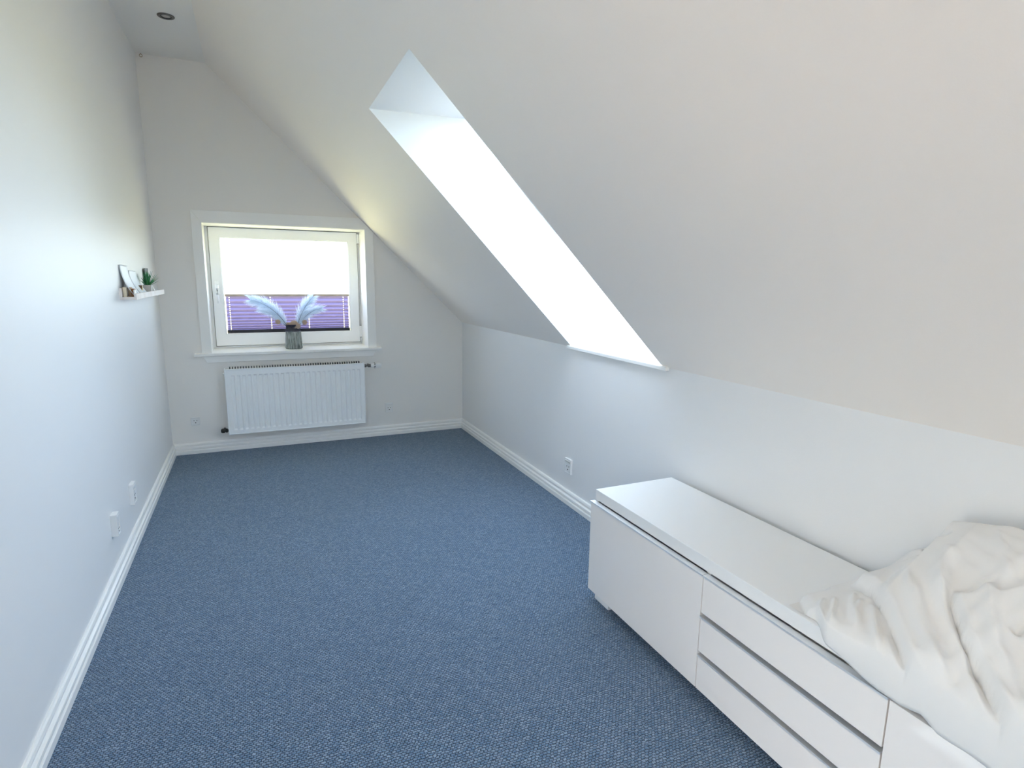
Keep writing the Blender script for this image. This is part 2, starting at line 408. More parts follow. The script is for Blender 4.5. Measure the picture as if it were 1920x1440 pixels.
for i in range(len(fine) - 1):
    for j in range(len(xs) - 1):
        if fine[i][2] and j % 2 == 1: continue              # a punched hole
        bm.faces.new([V[i][j], V[i][j + 1], V[i + 1][j + 1], V[i + 1][j]])
obj('pleated_cloth', bm, BLIND, bl)
for x in (0.421, 1.409):
    obj('guide_cord', tube(bmesh.new(), [(x, 0.306, 0.905), (x, 0.306, 1.662)], 0.0016, 6), CORD, bl)

# ------------------------------------------------------------------ skylight
ex = Vector((-NS.z, 0, NS.x))                                # up along the slope
def sk_quad(ins):
    P = [Vector(p) for p in SK_HOLE]; c = sum(P, Vector()) / 4
    q = []
    for p in P:
        d = p - c; a = d.dot(ex); b = d.y
        q.append(c + ex * (a - math.copysign(ins, a)) + Vector((0, b - math.copysign(ins, b), 0)))
    return q
def sk_ring(i0, i1, d0, d1):
    bm = bmesh.new(); A, B = sk_quad(i0), sk_quad(i1)
    rs = [[bm.verts.new(p + NS * d) for p in q] for q, d in ((A, d0), (B, d0), (B, d1), (A, d1))]
    for a in range(4):
        for k in range(4):
            l = (k + 1) % 4; bm.faces.new([rs[a][k], rs[a][l], rs[(a + 1) % 4][l], rs[(a + 1) % 4][k]])
    bmesh.ops.recalc_face_normals(bm, faces=bm.faces); return bm
def skylight(name, label, hole, dy):
    global SK_HOLE
    SK_HOLE = hole
    sk = bpy.data.objects.new(name, None); C.objects.link(sk); sk.location = (2.25, -2.44 - dy, 1.56)
    ORIGIN[name] = Vector(sk.location); struct(sk, label)
    obj('outer_frame', sk_ring(-0.03, 0.005, -0.002, 0.08), PVC, sk, bevel=0.002)
    obj('sash', sk_ring(0.005, 0.034, 0.014, 0.075), PVC, sk, bevel=0.003)
    bm = bmesh.new(); q = sk_quad(0.03)
    loft(bm, [[p + NS * 0.045 for p in q], [p + NS * 0.049 for p in q]])
    obj('glass_pane', bm, PANE, sk)
    obj('window_sill', Bx(W - 0.020, W + 0.005, -2.882 - dy, -1.962 - dy, K - 0.014, K + 0.007), TRIM, sk, bevel=0.004, seg=3)
skylight('window_2', 'skylight window at the end of the deep slanted well', hole_out, 0.0)
skylight('fill_skylight', 'invented second skylight behind the camera, added for fill light', hole_out2, SHIFT)

# ------------------------------------------------------------------ narrow left window, invented behind the camera to let in sun and bounce
lw = bpy.data.objects.new('fill_window_left', None); C.objects.link(lw); lw.location = (-0.15, (LY0 + LY1) / 2, LZ0)
ORIGIN['fill_window_left'] = Vector(lw.location); struct(lw, 'invented narrow low window in the left wall behind the camera, added for sun and bounce')
bm = bmesh.new()
for a in ((LY0, LY0 + .03, LZ0, LZ1), (LY1 - .03, LY1, LZ0, LZ1), (LY0 + .03, LY1 - .03, LZ0, LZ0 + .04), (LY0 + .03, LY1 - .03, LZ1 - .04, LZ1)):
    box(bm, -0.17, -0.10, *a)
obj('outer_frame', bm, PVC, lw)
obj('glass_pane', Bx(-0.137, -0.133, LY0 + .02, LY1 - .02, LZ0 + .03, LZ1 - .03), PANE, lw)

# rear wall window, invented behind the camera to light the end wall
bd = bpy.data.objects.new('fill_window_rear', None); C.objects.link(bd); bd.location = ((BDX0 + BDX1) / 2, REAR - 0.1, BDZ0)
ORIGIN['fill_window_rear'] = Vector(bd.location); struct(bd, 'invented window in the rear wall behind the camera, added for fill light')
obj('outer_frame', ring_frame(bmesh.new(), BDX0 + 0.002, BDX1 - 0.002, BDZ0 + 0.002, BDZ - 0.002, 0.065, REAR - 0.13, REAR - 0.07), PVC, bd, bevel=0.003)
obj('glass_pane', Bx(BDX0 + 0.06, BDX1 - 0.06, REAR - 0.103, REAR - 0.097, BDZ0 + 0.06, BDZ - 0.06), PANE, bd)

# ------------------------------------------------------------------ radiator under the window
rad = thing('radiator', 'white ribbed panel radiator on the end wall under the window', 'radiator', (0.925, -0.07, 0.15))
RX0, RX1, RZ0, RZ1, RY = 0.402, 1.447, 0.150, 0.661, -0.100
ncol = 25; x_in0, x_in1 = RX0 + 0.028, RX1 - 0.028; pitch = (x_in1 - x_in0) / ncol
xc = [(RX0, 0), (x_in0, 0)]
for i in range(ncol):
    x = x_in0 + pitch * i
    xc += [(x + pitch * 0.20, 0), (x + pitch * 0.34, 1), (x + pitch * 0.78, 1), (x + pitch * 0.92, 0)]
xc += [(x_in1, 0), (RX1, 0)]
zr = [(RZ0, 0), (RZ0 + 0.030, 0), (RZ0 + 0.042, 1), (RZ1 - 0.056, 1), (RZ1 - 0.046, 0), (RZ1, 0)]
bm = bmesh.new()
grid_mesh(bm, [[(x, RY + 0.0100 * a * b_, z) for x, a in xc] for z, b_ in zr])
bmesh.ops.recalc_face_normals(bm, faces=bm.faces)
o = obj('front_panel', bm, RADW, rad)
bm = bmesh.new(); box(bm, RX0, RX1, RY + 0.011, RY + 0.022, RZ0, RZ1)
obj('panel_back', bm, RADW, rad)
bm = bmesh.new()
obj('side_cover', box(bm, RX0 - 0.005, RX0 + 0.004, RY - 0.006, -0.042, RZ0 - 0.003, RZ1 + 0.003), RADW, rad, bevel=0.002)
obj('side_cover', Bx(RX1 - 0.004, RX1 + 0.005, RY - 0.006, -0.042, RZ0 - 0.003, RZ1 + 0.003), RADW, rad, bevel=0.002)
bm = bmesh.new(); box(bm, RX0, RX1, RY - 0.005, RY + 0.010, RZ1 - 0.005, RZ1 + 0.003)
obj('rim', bm, RADW, rad, bevel=0.002)
obj('rim', Bx(RX0, RX1, RY - 0.005, RY + 0.010, RZ0 - 0.003, RZ0 + 0.005), RADW, rad, bevel=0.002)
obj('rear_panel', Bx(RX0, RX1, -0.050, -0.043, RZ0, RZ1 - 0.004), RADW, rad)
bm = bmesh.new()
for i in range(52):
    x = RX0 + 0.035 + i * (RX1 - RX0 - 0.07) / 51
    box(bm, x - 0.0035, x + 0.0035, -0.084, -0.052, RZ1 - 0.03, RZ1 + 0.0155)
g = obj('convector_fins', bm, mat('dark_grille', (0.06, 0.065, 0.07), 0.5), rad); g['kind'] = 'stuff'
for x in (RX0 + 0.15, RX1 - 0.15):
    for z0, z1 in ((RZ1 - 0.14, RZ1 - 0.04), (RZ0 + 0.05, RZ0 + 0.12)):
        obj('wall_bracket', Bx(x - 0.02, x + 0.02, -0.044, -0.001, z0, z1), RADW, rad)
obj('bleed_screw', lathe(bmesh.new(), [(0.008, 0), (0.008, -0.010), (0.004, -0.011), (0.004, -0.016)], (RX0 - 0.004, -0.07, RZ1 - 0.035), 'x', 12), PVC, rad, smooth=True, angle=40)
vz = RZ1 - 0.025
tv = obj('valve_body', lathe(bmesh.new(), [(0.013, 0), (0.013, 0.018), (0.008, 0.020), (0.008, 0.034), (0.014, 0.036), (0.014, 0.060)], (RX1 + 0.004, -0.075, vz), 'x', 16), STEEL, rad, smooth=True, angle=40)
obj('valve_tail', lathe(bmesh.new(), [(0.009, 0), (0.009, 0.074)], (RX1 + 0.052, -0.075, vz), 'y', 14), STEEL, tv, smooth=True, angle=40)
th = obj('thermostat_head', lathe(bmesh.new(), [(0.013, 0), (0.017, 0.003), (0.017, 0.026), (0.019, 0.028), (0.019, 0.040), (0.023, 0.044), (0.024, 0.072), (0.022, 0.086), (0.016, 0.092)], (RX1 + 0.060, -0.075, vz), 'x', 24), PLASTIC, rad, smooth=True, angle=40)
bm = bmesh.new()
for k in range(6):
    a = 2 * math.pi * k / 6 + .3
    cxp, czp = -0.075 + math.cos(a) * 0.0188, vz + math.sin(a) * 0.0188
    box(bm, RX1 + 0.089, RX1 + 0.099, cxp - 0.0035, cxp + 0.0035, czp - 0.0035, czp + 0.0035)
obj('head_slot', bm, DARK, th)
lv = obj('lockshield_valve', lathe(bmesh.new(), [(0.010, 0), (0.010, -0.008), (0.016, -0.009), (0.016, -0.022), (0.012, -0.024), (0.012, -0.028), (0.0175, -0.030), (0.0175, -0.048), (0.012, -0.056)], (RX0 - 0.003, -0.075, RZ0 + 0.028), 'x', 16), BLACK, rad, smooth=True, angle=40)
obj('valve_tail', lathe(bmesh.new(), [(0.009, 0), (0.009, 0.074)], (RX0 - 0.035, -0.075, RZ0 + 0.028), 'y', 14), BLACK, lv, smooth=True, angle=40)

# ------------------------------------------------------------------ sockets
def socket(loc, ax, w, h, d, label, holes=True, switch=False):
    """ax: direction the face looks ('-y', '-x', '+x')"""
    t = thing('wall_socket', label, 'socket', loc, 'white wall sockets')
    L_ = Vector(loc)
    def tr(bm):
        a = {'-y': 0, '-x': -math.pi / 2, '+x': math.pi / 2}[ax]
        bmesh.ops.rotate(bm, verts=bm.verts, cent=(0, 0, 0), matrix=Matrix.Rotation(a, 3, 'Z'))
        bmesh.ops.translate(bm, verts=bm.verts, vec=L_); return bm
    obj('cover_frame', tr(ring_frame(bmesh.new(), -w / 2, w / 2, -h / 2, h / 2, 0.006, -d, 0)), PLASTIC, t, bevel=0.0015)
    zc = -(h - w) / 2 if switch else 0.0
    s = (w - 0.012) / 2
    f = obj('face_plate', tr(Bx(-s, s, -d + 0.003, 0, zc - s, zc + s)), PLASTIC, t, bevel=0.001)
    if holes:
        bm = bmesh.new(); k = w / 0.06
        for px, pz, r in ((-0.0095, 0.006, 0.0030), (0.0095, 0.006, 0.0030)):
            lathe(bm, [(r, 0.0), (r, -0.0012)], (px * k, -d + 0.0032, zc + pz * k), 'y', 10)
        bm2 = lathe(bm, [(0.0038 * k, 0.0), (0.0038 * k, -0.0012)], (0, -d + 0.0032, zc - 0.010 * k), 'y', 10)
        obj('pin_hole', tr(bm2), DARK, f)
    if switch:
        obj('rocker_switch', tr(prism(bmesh.new(), [(-d + 0.004, zc + s + 0.002), (-d - 0.001, h / 2 - 0.012), (-d + 0.002, h / 2 - 0.007), (0, h / 2 - 0.007), (0, zc + s + 0.002)], 0, -s, s)), PLASTIC, t)
    return t
socket((0.168, 0.0, 0.255), '-y', 0.062, 0.064, 0.010, 'square white socket on the end wall, left of the radiator')
socket((1.670, 0.0, 0.246), '-y', 0.066, 0.084, 0.010, 'upright white socket with switch on the end wall, right of the radiator', switch=True)
socket((W, -2.006, 0.242), '-x', 0.074, 0.092, 0.014, 'white socket on the low right wall, near the dresser', switch=True)
socket((0.0, -1.615, 0.268), '+x', 0.074, 0.106, 0.020, 'white socket low on the left wall, farther from the viewer', switch=True)
socket((0.0, -2.050, 0.276), '+x', 0.050, 0.100, 0.026, 'white socket low on the left wall, nearer to the viewer', switch=True)

# ------------------------------------------------------------------ ceiling spot and hook
sp = thing('ceiling_spot', 'round nickel recessed spotlight in the flat ceiling', 'spotlight', (0.271, -0.752, H))
n_ = 40
obj('outer_ring', lathe(bmesh.new(), [(0.046, 0.0), (0.046, -0.002), (0.043, -0.005), (0.034, -0.0055), (0.031, -0.003), (0.031, 0.0)], (0.271, -0.752, H), 'z', n_, False), STEEL, sp, smooth=True, angle=45)
obj('inner_ring', lathe(bmesh.new(), [(0.0305, -0.001), (0.0305, -0.004), (0.0255, -0.004), (0.0235, -0.001)], (0.271, -0.752, H), 'z', n_, False), BLACK, sp, smooth=True, angle=45)
obj('lamp', lathe(bmesh.new(), [(0.0245, -0.0005), (0.023, -0.0022), (0.012, -0.003), (0.002, -0.003)], (0.271, -0.752, H), 'z', n_), mat('frosted_lamp', (0.55, 0.52, 0.48), 0.3), sp, smooth=True, angle=45)
hk = bmesh.new()
tube(hk, [(0.036 + 0.009 * math.cos(a), -0.016, H - 0.016 + 0.009 * math.sin(a)) for a in [i * 2 * math.pi / 16 for i in range(17)]], 0.0016, 6)
tube(hk, [(0.036, -0.016, H - 0.008), (0.036, -0.014, H)], 0.0016, 6)
tag(obj('ceiling_hook', hk, mat('brass_wire', (0.30, 0.22, 0.12), 0.4, metal=1.0), smooth=True), 'tiny brass ring hook in the far left corner of the ceiling', 'hook')

# ------------------------------------------------------------------ dresser
DX, DB, DT, DY0 = 1.919, 2.320, 0.495, -2.983
S1, S2, DY1 = -3.661, -4.260, -4.900
dr = thing('dresser', 'long low glossy white dresser with two doors and three drawers against the right wall', 'dresser', (2.12, -3.94, 0))
obj('top_panel', Bx(DX, DB, DY1, DY0, 0.4505, DT), SATIN, dr, bevel=0.0015)
bm = bmesh.new()
box(bm, DX + 0.004, DB, DY0 - 0.018, DY0 - 0.0005, 0.048, 0.4504); box(bm, DX + 0.004, DB, DY1 + 0.0005, DY1 + 0.018, 0.048, 0.4504)
box(bm, DX + 0.004, DB, DY1 + 0.018, DY0 - 0.018, 0.048, 0.066); box(bm, DB - 0.010, DB - 0.001, DY1 + 0.018, DY0 - 0.018, 0.066, 0.4504)
for y in (S1, S2): box(bm, DX + 0.004, DB - 0.01, y - 0.009, y + 0.009, 0.066, 0.4504)
obj('carcass', bm, SATIN, dr)
for y in (DY0 - 0.020, DY1 + 0.125):
    for x in (DX + 0.003, DB - 0.09):
        obj('foot', Bx(x, x + 0.085, y - 0.105, y, 0.0, 0.048), SATIN, dr, bevel=0.001)
FX = DX - 0.020
def front(name, y1, y0, z0, z1, grip=True):
    f = obj(name, Bx(FX, DX + 0.0005, y1 + 0.0018, y0 - 0.0018, z0, z1), GLOSSW, dr, bevel=0.0008)
    if grip:                                               # full width aluminium grip along the top edge
        obj('grip_profile', prism(bmesh.new(), [(FX - 0.004, z1 - 0.003), (FX - 0.004, z1 + 0.003), (DX - 0.0005, z1 + 0.003), (DX - 0.0005, z1 + 0.0003), (FX - 0.0004, z1 + 0.0003), (FX - 0.0004, z1 - 0.003)], 1, y1 + 0.001, y0 - 0.0008), ALU, f)
    return f
front('door', S1, DY0 + 0.004, 0.043, 0.4430)
for z0, z1 in ((0.3155, 0.4430), (0.1785, 0.3005), (0.043, 0.1635)):
    front('drawer', S2, S1, z0, z1)
front('door', DY1, S2, 0.043, 0.4415, False)

# ------------------------------------------------------------------ duvet on the dresser
#DUVET-BEGIN
def sstep(a, b, x):
    t = np.clip((x - a) / (b - a), 0, 1); return t * t * (3 - 2 * t)
DUX0, DUX1, DUY0, DUY1 = 1.893, 2.330, -3.955, -5.05
def interp(x, xs_, ys_): return np.interp(x, xs_, ys_)
def poly_sd(x, y, pts):
    """signed distance (positive on the left of the direction of travel) and parameter along a polyline"""
    best = np.full(x.shape, 1e9); sg = np.zeros(x.shape); tt = np.zeros(x.shape)
    P = np.array(pts); seg = np.linalg.norm(P[1:] - P[:-1], axis=1); tot = seg.sum(); acc = 0.0
    for i in range(len(P) - 1):
        d = P[i + 1] - P[i]; L2 = (d * d).sum()
        t = ((x - P[i][0]) * d[0] + (y - P[i][1]) * d[1]) / L2
        tc_ = np.clip(t, 0, 1)
        ex_ = x - (P[i][0] + tc_ * d[0]); ey_ = y - (P[i][1] + tc_ * d[1])
        dist = np.hypot(ex_, ey_); cr = d[0] * (y - P[i][1]) - d[1] * (x - P[i][0])
        m = dist < best
        best = np.where(m, dist, best); sg = np.where(m, np.sign(cr), sg); tt = np.where(m, (acc + tc_ * seg[i]) / tot, tt)
        acc += seg[i]
    return best * sg, tt
STEPS = []      # (polyline xy, height, width of the raised roll, fall-off)
RIDGES = []     # (polyline xy, height, half width)
STEPS += [
    ([(2.085, -4.015), (2.065, -4.047), (2.055, -4.072), (2.034, -4.115), (1.994, -4.161), (1.976, -4.191), (1.948, -4.225), (1.917, -4.262), (1.89, -4.295), (1.860, -4.345)], 0.034, 0.013, 0.13),
    ([(2.060, -4.268), (2.028, -4.292), (2.003, -4.32), (1.979, -4.342), (1.960, -4.372), (1.940, -4.405), (1.915, -4.440), (1.890, -4.475), (1.860, -4.53)], 0.036, 0.012, 0.09),
]
RIDGES += [
    ([(2.041, -4.057), (1.984, -4.093), (1.923, -4.137)], 0.0116, 0.0072), ([(2.027, -4.088), (1.962, -4.12), (1.90, -4.165)], 0.0130, 0.0079),
    ([(2.018, -4.12), (1.951, -4.173), (1.870, -4.246)], 0.0130, 0.0094), ([(1.982, -4.017), (1.922, -4.049), (1.868, -4.085)], 0.0101, 0.0072),
    ([(2.0, -4.035), (1.95, -4.068), (1.89, -4.105)], 0.0087, 0.0058),
    ([(1.95, -4.205), (1.90, -4.25), (1.86, -4.31)], 0.0101, 0.0086),
    ([(2.07, -4.165), (2.0, -4.24), (1.935, -4.31), (1.87, -4.40)], 0.0145, 0.0115), ([(2.10, -4.14), (2.03, -4.19), (1.96, -4.265), (1.90, -4.34)], 0.0101, 0.0086),
    ([(2.12, -4.20), (2.05, -4.245), (2.0, -4.30), (1.93, -4.385), (1.87, -4.47)], 0.0188, 0.0115),
    ([(2.165, -4.196), (2.093, -4.225), (2.042, -4.259), (2.02, -4.292)], 0.0174, 0.0187),
    ([(2.12, -4.30), (2.034, -4.354), (1.985, -4.40), (1.93, -4.47)], 0.0174, 0.0144), ([(2.22, -4.26), (2.148, -4.319), (2.10, -4.36)], 0.0130, 0.0115),
    ([(2.12, -4.40), (2.05, -4.44), (1.97, -4.52), (1.88, -4.62)], 0.0261, 0.0202), ([(2.20, -4.45), (2.10, -4.55), (1.95, -4.66)], 0.0217, 0.0216),
    ([(2.15, -4.62), (2.02, -4.75), (1.90, -4.86)], 0.0290, 0.0252),
    ([(2.033, -4.290), (2.065, -4.304), (2.12, -4.330)], -0.0087, 0.0058), ([(2.26, -4.09), (2.22, -4.13), (2.19, -4.18)], -0.0217, 0.0086),
    ([(2.02, -4.405), (2.045, -4.41), (2.09, -4.43)], -0.0203, 0.0115),
    ([(2.235, -4.015), (2.25, -4.06), (2.26, -4.12), (2.265, -4.22)], 0.020, 0.045),
    ([(2.20, -4.075), (2.205, -4.12), (2.20, -4.18)], -0.009, 0.010),
]
#FOLDSEND
def duvet_base(x, y):
    w = -(y - DUY0); t = (x - DUX0) / (DUX1 - DUX0)
    Rr = interp(w, [-1, 0, .03, .06, .12, .17, .20, .26, .31, .40, .6, 1.1], [0.0, 0.02, .05, .080, .140, .18, .25, .288, .302, .318, .325, .31])
    Fr = interp(w, [-1, 0, .10, .2, .35, .6, 1.1], [.030, .035, .042, .050, .055, .07, .08])
    s = sstep(0.02, 0.80, t)
    h = Fr + (Rr - Fr) * (0.35 * np.clip(t / 0.8, 0, 1) + 0.65 * s) * np.clip(1, 0, 1)
    h = h - 0.10 * sstep(0.80, 1.02, t) * sstep(.02, .25, w)
    return h
def duvet_edge(x, y):
    # outline: the front left corner is pulled back
    yb = DUY0 - 0.075 * (1 - sstep(0.0, 0.10, x - DUX0)) + 0.006 * np.sin(x * 55)
    d = np.minimum(yb - y, y - DUY1)
    d = np.minimum(d, np.minimum(x - DUX0 + 0.012, DUX1 - x + 0.004))
    r = 0.035
    q = np.clip(d / r, 0, 1)
    return np.sqrt(np.clip(1 - (1 - q) ** 2, 0, 1)), d
def duvet_h(x, y, folds=True):
    h = duvet_base(x, y)
    if folds:
        for pts, hh, roll, fall in STEPS:
            sd_, t = poly_sd(x, y, pts)
            fade = sstep(0, .12, t) * (1 - sstep(.9, 1.0, t)) if True else 1
            up = np.where(sd_ > 0, np.sqrt(np.clip(1 - (1 - np.clip(sd_ / roll, 0, 1)) ** 2, 0, 1)) * np.exp(-np.clip(sd_ - roll, 0, 9) / fall), 0)
            dn = np.where(sd_ <= 0, -0.35 * np.exp(sd_ / (roll * 1.2)), 0) 
            h = h + hh * (up + dn) * fade
        for pts, hh, hw in RIDGES:
            sd_, t = poly_sd(x, y, pts)
            h = h + hh * np.exp(-(sd_ / hw) ** 2) * sstep(0, .25, t) * (1 - sstep(.7, 1.0, t))
        q = x * 0.79 - y * 0.61
        h = h + 0.0016 * np.sin(q * 170 + 3 * np.sin(x * 23) + 2.5 * np.sin(y * 19)) * (0.5 + 0.5 * np.sin(x * 17 + y * 11)) * sstep(.05, .2, -(y - DUY0))
        h = h + 0.0022 * np.sin(x * 41 + 9 * np.sin(y * 13)) * np.sin(y * 31 + 5 * x)
    e, d = duvet_edge(x, y)
    return 0.4965 + np.clip(h, 0.012, 1) * e
#DUVET-END
def build_duvet():
    nx, ny, nk = 165, 380, 9
    ys_ = np.linspace(DUY0 + 0.002, DUY1, ny)
    w = -(ys_ - DUY0)
    k = sstep(.075, .15, w)                                 # 0: the hem lies on the top, 1: it hangs over the front edge
    xf = 1.932 + (DUX0 - 1.932) * k
    u = np.linspace(0, 1, nx)
    X = xf[:, None] + (DUX1 - xf)[:, None] * u[None, :]
    Y = np.repeat(ys_[:, None], nx, 1); Z = duvet_h(X, Y)
    hem = interp(w, [0, .157, .215, .283, .33, .375, .41, .45, .6, .8, 1.1], [.4966, .478, .464, .449, .450, .458, .441, .441, .438, .436, .436]) + 0.0012 * np.sin(w * 70)
    zb = 0.4966 + (np.minimum(hem, 0.4966) - 0.4966) * k
    cols = [np.stack([xf + 0.020, ys_, zb + 0.010 * k + 0.0002], -1), np.stack([xf + 0.010, ys_, zb + 0.001 * k + 0.0001], -1)]
    for i in range(nk):
        t = i / nk
        cols.append(np.stack([xf - 0.006 * np.sin(math.pi * (0.15 + 0.85 * t)) * (0.3 + 0.7 * k) + 0.003 * (1 - t), ys_, zb + (Z[:, 0] - zb) * t], -1))
    P = np.concatenate([np.stack(cols, 1), np.stack([X, Y, Z], -1)], 1)
    n = P.shape[1]
    idx = np.arange(ny * n).reshape(ny, n)
    F = np.stack([idx[:-1, :-1], idx[1:, :-1], idx[1:, 1:], idx[:-1, 1:]], -1).reshape(-1, 4)
    me = bpy.data.meshes.new('duvet'); me.from_pydata(P.reshape(-1, 3).tolist(), [], F.tolist()); me.materials.append(COTTON)
    for p in me.polygons: p.use_smooth = True
    o = bpy.data.objects.new('duvet', me); C.objects.link(o)
    return tag(o, 'crumpled white cotton duvet heaped on the near end of the dresser', 'duvet')
build_duvet()

# ------------------------------------------------------------------ vase with plumes on the window sill
VX, VY, VZ = 0.920, 0.09, 0.785
vase = thing('vase', 'grey ribbed smoky glass vase on the window sill', 'vase', (VX, VY, VZ))
GLV = glass('smoky_ribbed_glass', (0.55, 0.58, 0.57), 1.45, 0.1, 0.72, (0.30, 0.34, 0.33))
def streaks(m):
    nt = m.node_tree; pb = nt.nodes['Principled BSDF']
    tc = nt.nodes.new('ShaderNodeTexCoord'); mp = nt.nodes.new('ShaderNodeMapping'); mp.inputs['Scale'].default_value = (1, 1, 0.12)
    n = nt.nodes.new('ShaderNodeTexNoise'); n.inputs['Scale'].default_value = 130; n.inputs['Detail'].default_value = 3
    cr = nt.nodes.new('ShaderNodeValToRGB'); cr.color_ramp.elements[0].position = 0.36; cr.color_ramp.elements[0].color = (0.13, 0.155, 0.15, 1)
    cr.color_ramp.elements[1].position = 0.60; cr.color_ramp.elements[1].color = (0.42, 0.47, 0.45, 1)
    nt.links.new(tc.outputs['Object'], mp.inputs['Vector']); nt.links.new(mp.outputs['Vector'], n.inputs['Vector'])
    nt.links.new(n.outputs['Fac'], cr.inputs['Fac']); nt.links.new(cr.outputs['Color'], pb.inputs['Base Color'])
streaks(GLV)
GLT = glass('smoky_clear_glass', (0.30, 0.30, 0.36), 1.45, 0.05, 0.30, (0.10, 0.10, 0.14))
obj('ribbed_body', lathe(bmesh.new(), [(0.060, 0.0), (0.0655, 0.004), (0.0665, 0.014), (0.063, 0.07), (0.0585, 0.135), (0.0575, 0.142)], (VX, VY, VZ), 'z', 96, True, 0.022, 24), GLV, vase, smooth=True)
obj('clear_neck', lathe(bmesh.new(), [(0.0575, 0.142), (0.056, 0.15), (0.0555, 0.195), (0.0565, 0.198), (0.0545, 0.198), (0.053, 0.19), (0.053, 0.15)], (VX, VY, VZ), 'z', 48, False), GLT, vase, smooth=True, angle=50)
obj('base_foot', lathe(bmesh.new(), [(0.058, 0.0002), (0.063, 0.003), (0.063, 0.008), (0.058, 0.009)], (VX, VY, VZ), 'z', 48), mat('dark_glass_foot', (0.02, 0.03, 0.03), 0.2), vase, smooth=True, angle=50)

PLUME = translucent('pale_blue_plume', (0.74, 0.81, 0.87), (0.78, 0.85, 0.91), 0.55)
STEM = mat('dark_stem', (0.03, 0.04, 0.06), 0.7)
def bez(p0, p1, p2, t):
    return p0 * (1 - t) ** 2 + p1 * (2 * t * (1 - t)) + p2 * t * t
def plume(label, p0, p1, p2, n, lmax, seed, spread):
    rnd = random.Random(seed)
    p0, p1, p2 = Vector(p0), Vector(p1), Vector(p2)
    t_ = thing('feather_plume', label, 'dried plume', p0, 'dried plumes in the vase')
    pts = [bez(p0, p1, p2, i / 14) for i in range(15)]
    obj('stem', tube(bmesh.new(), pts, [0.0022 - 0.0018 * i / 14 for i in range(15)], 6), STEM, t_, smooth=True)
    bm = bmesh.new()
    for i in range(n):
        t = 0.20 + 0.80 * (i / n) ** 0.9
        b = bez(p0, p1, p2, t); tg = (bez(p0, p1, p2, min(t + .02, 1)) - bez(p0, p1, p2, t - .02)).normalized()
        side = 1 if rnd.random() < .5 else -1
        nrm = tg.cross(Vector((0, 1, 0))).normalized() * side
        nrm = (nrm + Vector((0, rnd.uniform(-.45, .45), 0))).normalized()
        L = lmax * (0.55 + 0.45 * math.sin(math.pi * min(1, (t - 0.15) / 0.85) ** 0.8)) * rnd.uniform(.6, 1.1)
        d = (tg * rnd.uniform(.9, 1.5) + nrm * spread * rnd.uniform(.5, 1.1)).normalized()
        q0 = b; q1 = b + d * L * .5; q2 = q1 + (d * .7 + tg * .3 + Vector((rnd.uniform(-.15, .15), rnd.uniform(-.15, .15), -0.25 + rnd.uniform(-.2, .2)))).normalized() * L * .5
        wv = Vector((rnd.uniform(-1, 1), rnd.uniform(-.4, .4), rnd.uniform(-1, 1))).normalized()
        wv = (wv - d * wv.dot(d)).normalized() * 0.00085
        vs2 = [bm.verts.new(x) for x in (q0 - wv, q0 + wv, q1 - wv * .8, q1 + wv * .8, q2)]
        bm.faces.new([vs2[0], vs2[1], vs2[3], vs2[2]]); bm.faces.new([vs2[2], vs2[3], vs2[4]])
    bo = obj('barbs', bm, PLUME, t_); bo['kind'] = 'stuff'
zb = VZ + 0.11
plume('long pale blue plume in the vase arching far to the left', (0.910, 0.09, zb), (0.82, 0.09, 1.13), (0.615, 0.085, 1.185), 800, 0.125, 1, 1.05)
plume('shorter blue plume in the vase leaning left under the long one', (0.905, 0.10, zb), (0.84, 0.10, 1.06), (0.675, 0.10, 1.10), 320, 0.085, 2, 0.8)
plume('pale blue plume in the vase standing up to the right', (0.935, 0.09, zb), (0.97, 0.09, 1.08), (1.085, 0.085, 1.205), 650, 0.11, 3, 1.05)
plume('blue plume in the vase drooping lowest to the right', (0.940, 0.10, zb), (1.00, 0.10, 1.09), (1.155, 0.10, 1.11), 520, 0.10, 4, 0.9)
SEED = translucent('dried_seed_pod', (0.60, 0.47, 0.38), (0.7, 0.55, 0.45), 0.35)
dp = thing('dried_honesty', 'beige dried seed pods on thin stems at the mouth of the vase', 'dried flower', (0.92, 0.07, zb))
for (x, y, z, r) in ((0.925, 0.045, 0.985, 0.034), (0.806, 0.06, 1.006, 0.021), (1.010, 0.06, 1.000, 0.020), (0.885, 0.06, 0.985, 0.018), (0.955, 0.035, 0.972, 0.022)):
    bm = bmesh.new()
    lathe(bm, [(r * .2, -0.0016), (r * .85, -0.0022), (r, 0.0), (r * .85, 0.0022), (r * .2, 0.0016)], (0, 0, 0), 'y', 20)
    bmesh.ops.rotate(bm, verts=bm.verts, cent=(0, 0, 0), matrix=Matrix.Rotation(random.uniform(-.4, .4), 3, 'Z') @ Matrix.Rotation(random.uniform(-.4, .4), 3, 'X'))
    bmesh.ops.translate(bm, verts=bm.verts, vec=(x, y, z))
    pod = obj('seed_pod', bm, SEED, dp, smooth=True)
    obj('pod_stem', tube(bmesh.new(), [(x, y, z - r * .9), ((x + 0.92) / 2, (y + .07) / 2, z - r * 1.2), (0.92, 0.07, zb)], 0.0008, 5), STEM, pod)

